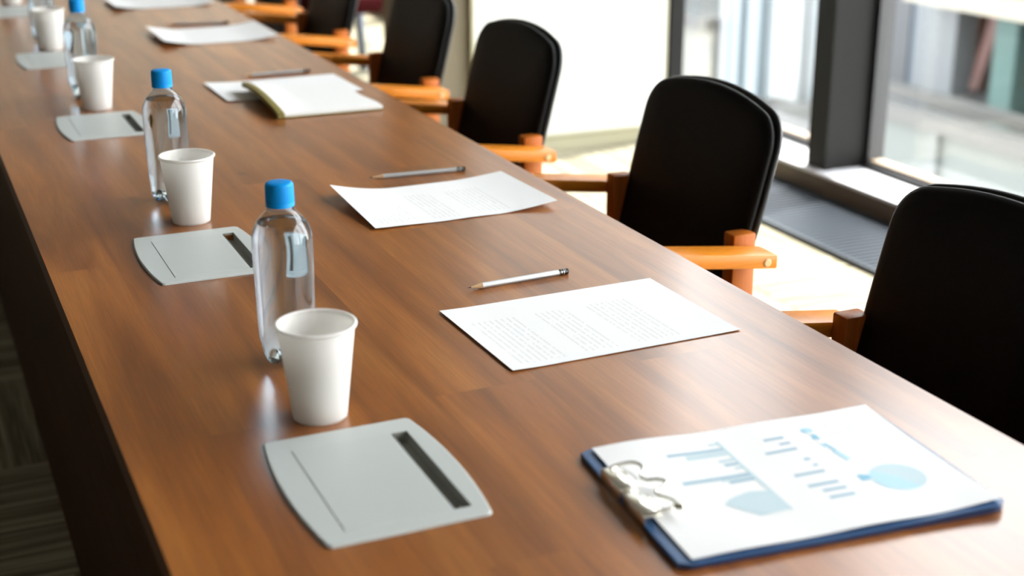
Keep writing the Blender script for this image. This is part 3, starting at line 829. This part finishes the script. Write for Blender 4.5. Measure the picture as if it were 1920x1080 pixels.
t = thing('side_chair', 'maroon upholstered chair with pale steel legs in the far bright area', 'chair', (2.08, 6.70, 0), 0.3)
obj('seat', B(-0.30, 0.30, -0.26, 0.26, 0.37, 0.46, bev=0.03, seg=4), MAROON, t, sharp=50)
obj('backrest', B(-0.28, 0.28, 0.22, 0.27, 0.50, 0.90, bev=0.02, seg=4), MAROON, t, sharp=50)
for sx in (-1, 1):
    for sy in (-1, 1):
        bm = bmesh.new(); tube(bm, [(sx * 0.17, sy * 0.17, 0.372), (sx * 0.24, sy * 0.24, 0.005)], 0.024, 12); obj('leg', bm, STEEL, t, smooth=True)
for sx in (-0.2, 0.2):
    bm = bmesh.new(); tube(bm, [(sx, 0.19, 0.42), (sx, 0.25, 0.56)], 0.012); obj('back_support', bm, STEEL, t, smooth=True)

# ------------------------------------------------------------ the city beyond the glass
def fac(name, c, r=0.7, **k): return mat(name, c, r, **k)
C_DGREY = fac('facade_dark', (0.018, 0.021, 0.024), var=0.3, vscale=0.8)
C_NAVY = fac('facade_navy', (0.007, 0.019, 0.034))
C_LGREY = fac('column_pale', (0.062,0.070,0.078))
C_MGREY = fac('facade_mid', (0.022,0.025,0.030), var=0.2, vscale=0.6)
C_RED = fac('strut_red', (0.068, 0.034, 0.031))
C_TEAL = fac('column_teal', (0.026,0.064,0.060))
C_WHITE = fac('parapet_white', (0.042,0.042,0.041))
C_PANEL = fac('parapet_panel', (0.058,0.066,0.063), var=0.08, vscale=0.9)
C_GREY = fac('parapet_post', (0.06, 0.066, 0.066))
C_CREAM = fac('slab_cream', (0.16, 0.15, 0.12))
C_BEIGE = fac('block_beige', (0.11, 0.11, 0.10), var=0.12, vscale=0.7)
C_TEALD = fac('glass_teal', (0.028, 0.068, 0.074))
C_PALE = fac('tower_pale', (0.15,0.17,0.18))
C_PALE2 = fac('tower_fin', (0.125,0.15,0.165))
C_PALE3 = fac('tower_white', (0.17,0.18,0.187))
C_TAN = fac('podium_tan', (0.03, 0.028, 0.024), var=0.2, vscale=0.8)
C_ROAD = fac('street_ground', (0.05, 0.05, 0.05))
g = struct('ground', B(4.5, 90, -40, 110, -14.2, -14), C_ROAD)
# office block across the street
t = thing('office_block', 'dark grey office building across the street with pale and teal columns', 'building', (20, 21, -14))
def at(x0, x1, y0, y1, z0, z1): return B(x0 - 20, x1 - 20, y0 - 21, y1 - 21, z0 + 14, z1 + 14)
obj('wall', at(20.5, 30, 8, 26.2, -14, 9.0), C_DGREY, t)
for (y0, y1, m) in ((24.6, 26.2, C_MGREY), (23.75, 24.55, C_NAVY)): obj('bay', at(20.3, 20.49, y0, y1, -13.9, 1.4), m, t)
obj('pale_column', at(19.7, 20.29, 22.45, 23.70, -4.45, 1.4), C_LGREY, t)
obj('teal_column', at(19.7, 20.29, 20.75, 21.35, -13.9, -2.7), C_TEAL, t)
obj('teal_column', at(19.7, 20.29, 18.6, 19.5, -13.9, -2.7), C_TEAL, t)
bm = bmesh.new()
vs = []
for (y, z) in ((21.5, -2.3), (21.85, -2.3), (22.4, -4.3), (22.15, -4.3)): vs.append((y, z))
F0 = [bm.verts.new((0.1, y - 21, z + 14)) for y, z in vs]; F1 = [bm.verts.new((0.4, y - 21, z + 14)) for y, z in vs]
bm.faces.new(F0); bm.faces.new(F1)
for i in range(4): bm.faces.new((F0[i], F0[(i + 1) % 4], F1[(i + 1) % 4], F1[i]))
obj('red_brace', bm, C_RED, t)
obj('canopy_slab', at(18.9, 20.29, 10, 23.2, -2.52, -2.2), C_CREAM, t)
# raised walkway with parapet
t = thing('walkway', 'pale raised walkway with panelled parapet below the office building', 'walkway', (16, 18, -14))
def at(x0, x1, y0, y1, z0, z1): return B(x0 - 16, x1 - 16, y0 - 18, y1 - 18, z0 + 14, z1 + 14)
obj('deck', at(15.8, 19.6, 6, 26.3, -6.2, -5.2), C_WHITE, t)
obj('parapet_cap', at(15.75, 16.15, 6, 20.9, -3.95, -3.68), C_WHITE, t)
obj('parapet_cap', at(17.8, 18.1, 6, 23.5, -4.15, -3.95), C_WHITE, t)
obj('parapet_panel', at(15.9, 16.0, 6, 20.9, -6.2, -3.96), C_PANEL, t)
y = 7.2
while y < 20.5:
    obj('parapet_post', at(15.80, 15.89, y, y + 0.28, -6.2, -3.96), C_GREY, t); y += 2.75
for (y, hh) in ((8, 0), (13, 0), (18, 0)): obj('pillar', at(16.4, 17.4, y, y + 0.8, -14, -6.21), C_GREY, t)
# pale tower
t = thing('glass_tower', 'pale blue glass tower seen between the corner post and window post', 'building', (20, 30, -14))
def at(x0, x1, y0, y1, z0, z1): return B(x0 - 20, x1 - 20, y0 - 30, y1 - 30, z0 + 14, z1 + 14)
obj('wall', at(20.5, 30, 26.4, 32.1, -14, 15), C_PALE, t)
for (y0, y1, m) in ((26.4, 27.0, C_PALE3), (27.45, 27.75, C_PALE2), (28.5, 29.6, C_PALE3), (30.3, 30.8, C_PALE2), (31.2, 31.6, C_PALE2), (31.75, 32.1, C_PALE3)):
    obj('fin', at(20.2, 20.49, y0, y1, -13.9, 14.9), m, t)
obj('podium', at(19.2, 20.19, 26.4, 29.3, -14, -5.75), C_TAN, t)
t = thing('beige_block', 'beige building with flat pale roof slab left of the glass tower', 'building', (20, 34, -14))
def at(x0, x1, y0, y1, z0, z1): return B(x0 - 20, x1 - 20, y0 - 34, y1 - 34, z0 + 14, z1 + 14)
obj('wall', at(20, 26, 32.2, 38, -14, -4.5), C_BEIGE, t)
obj('roof_slab', at(19.8, 26.2, 32.15, 38.2, -4.49, -4.15), C_WHITE, t)
t = thing('teal_block', 'dark teal building rising behind the beige block', 'building', (30, 44, -14))
obj('wall', B(-3, 6, -9, 14, 0, 28), C_TEALD, t)
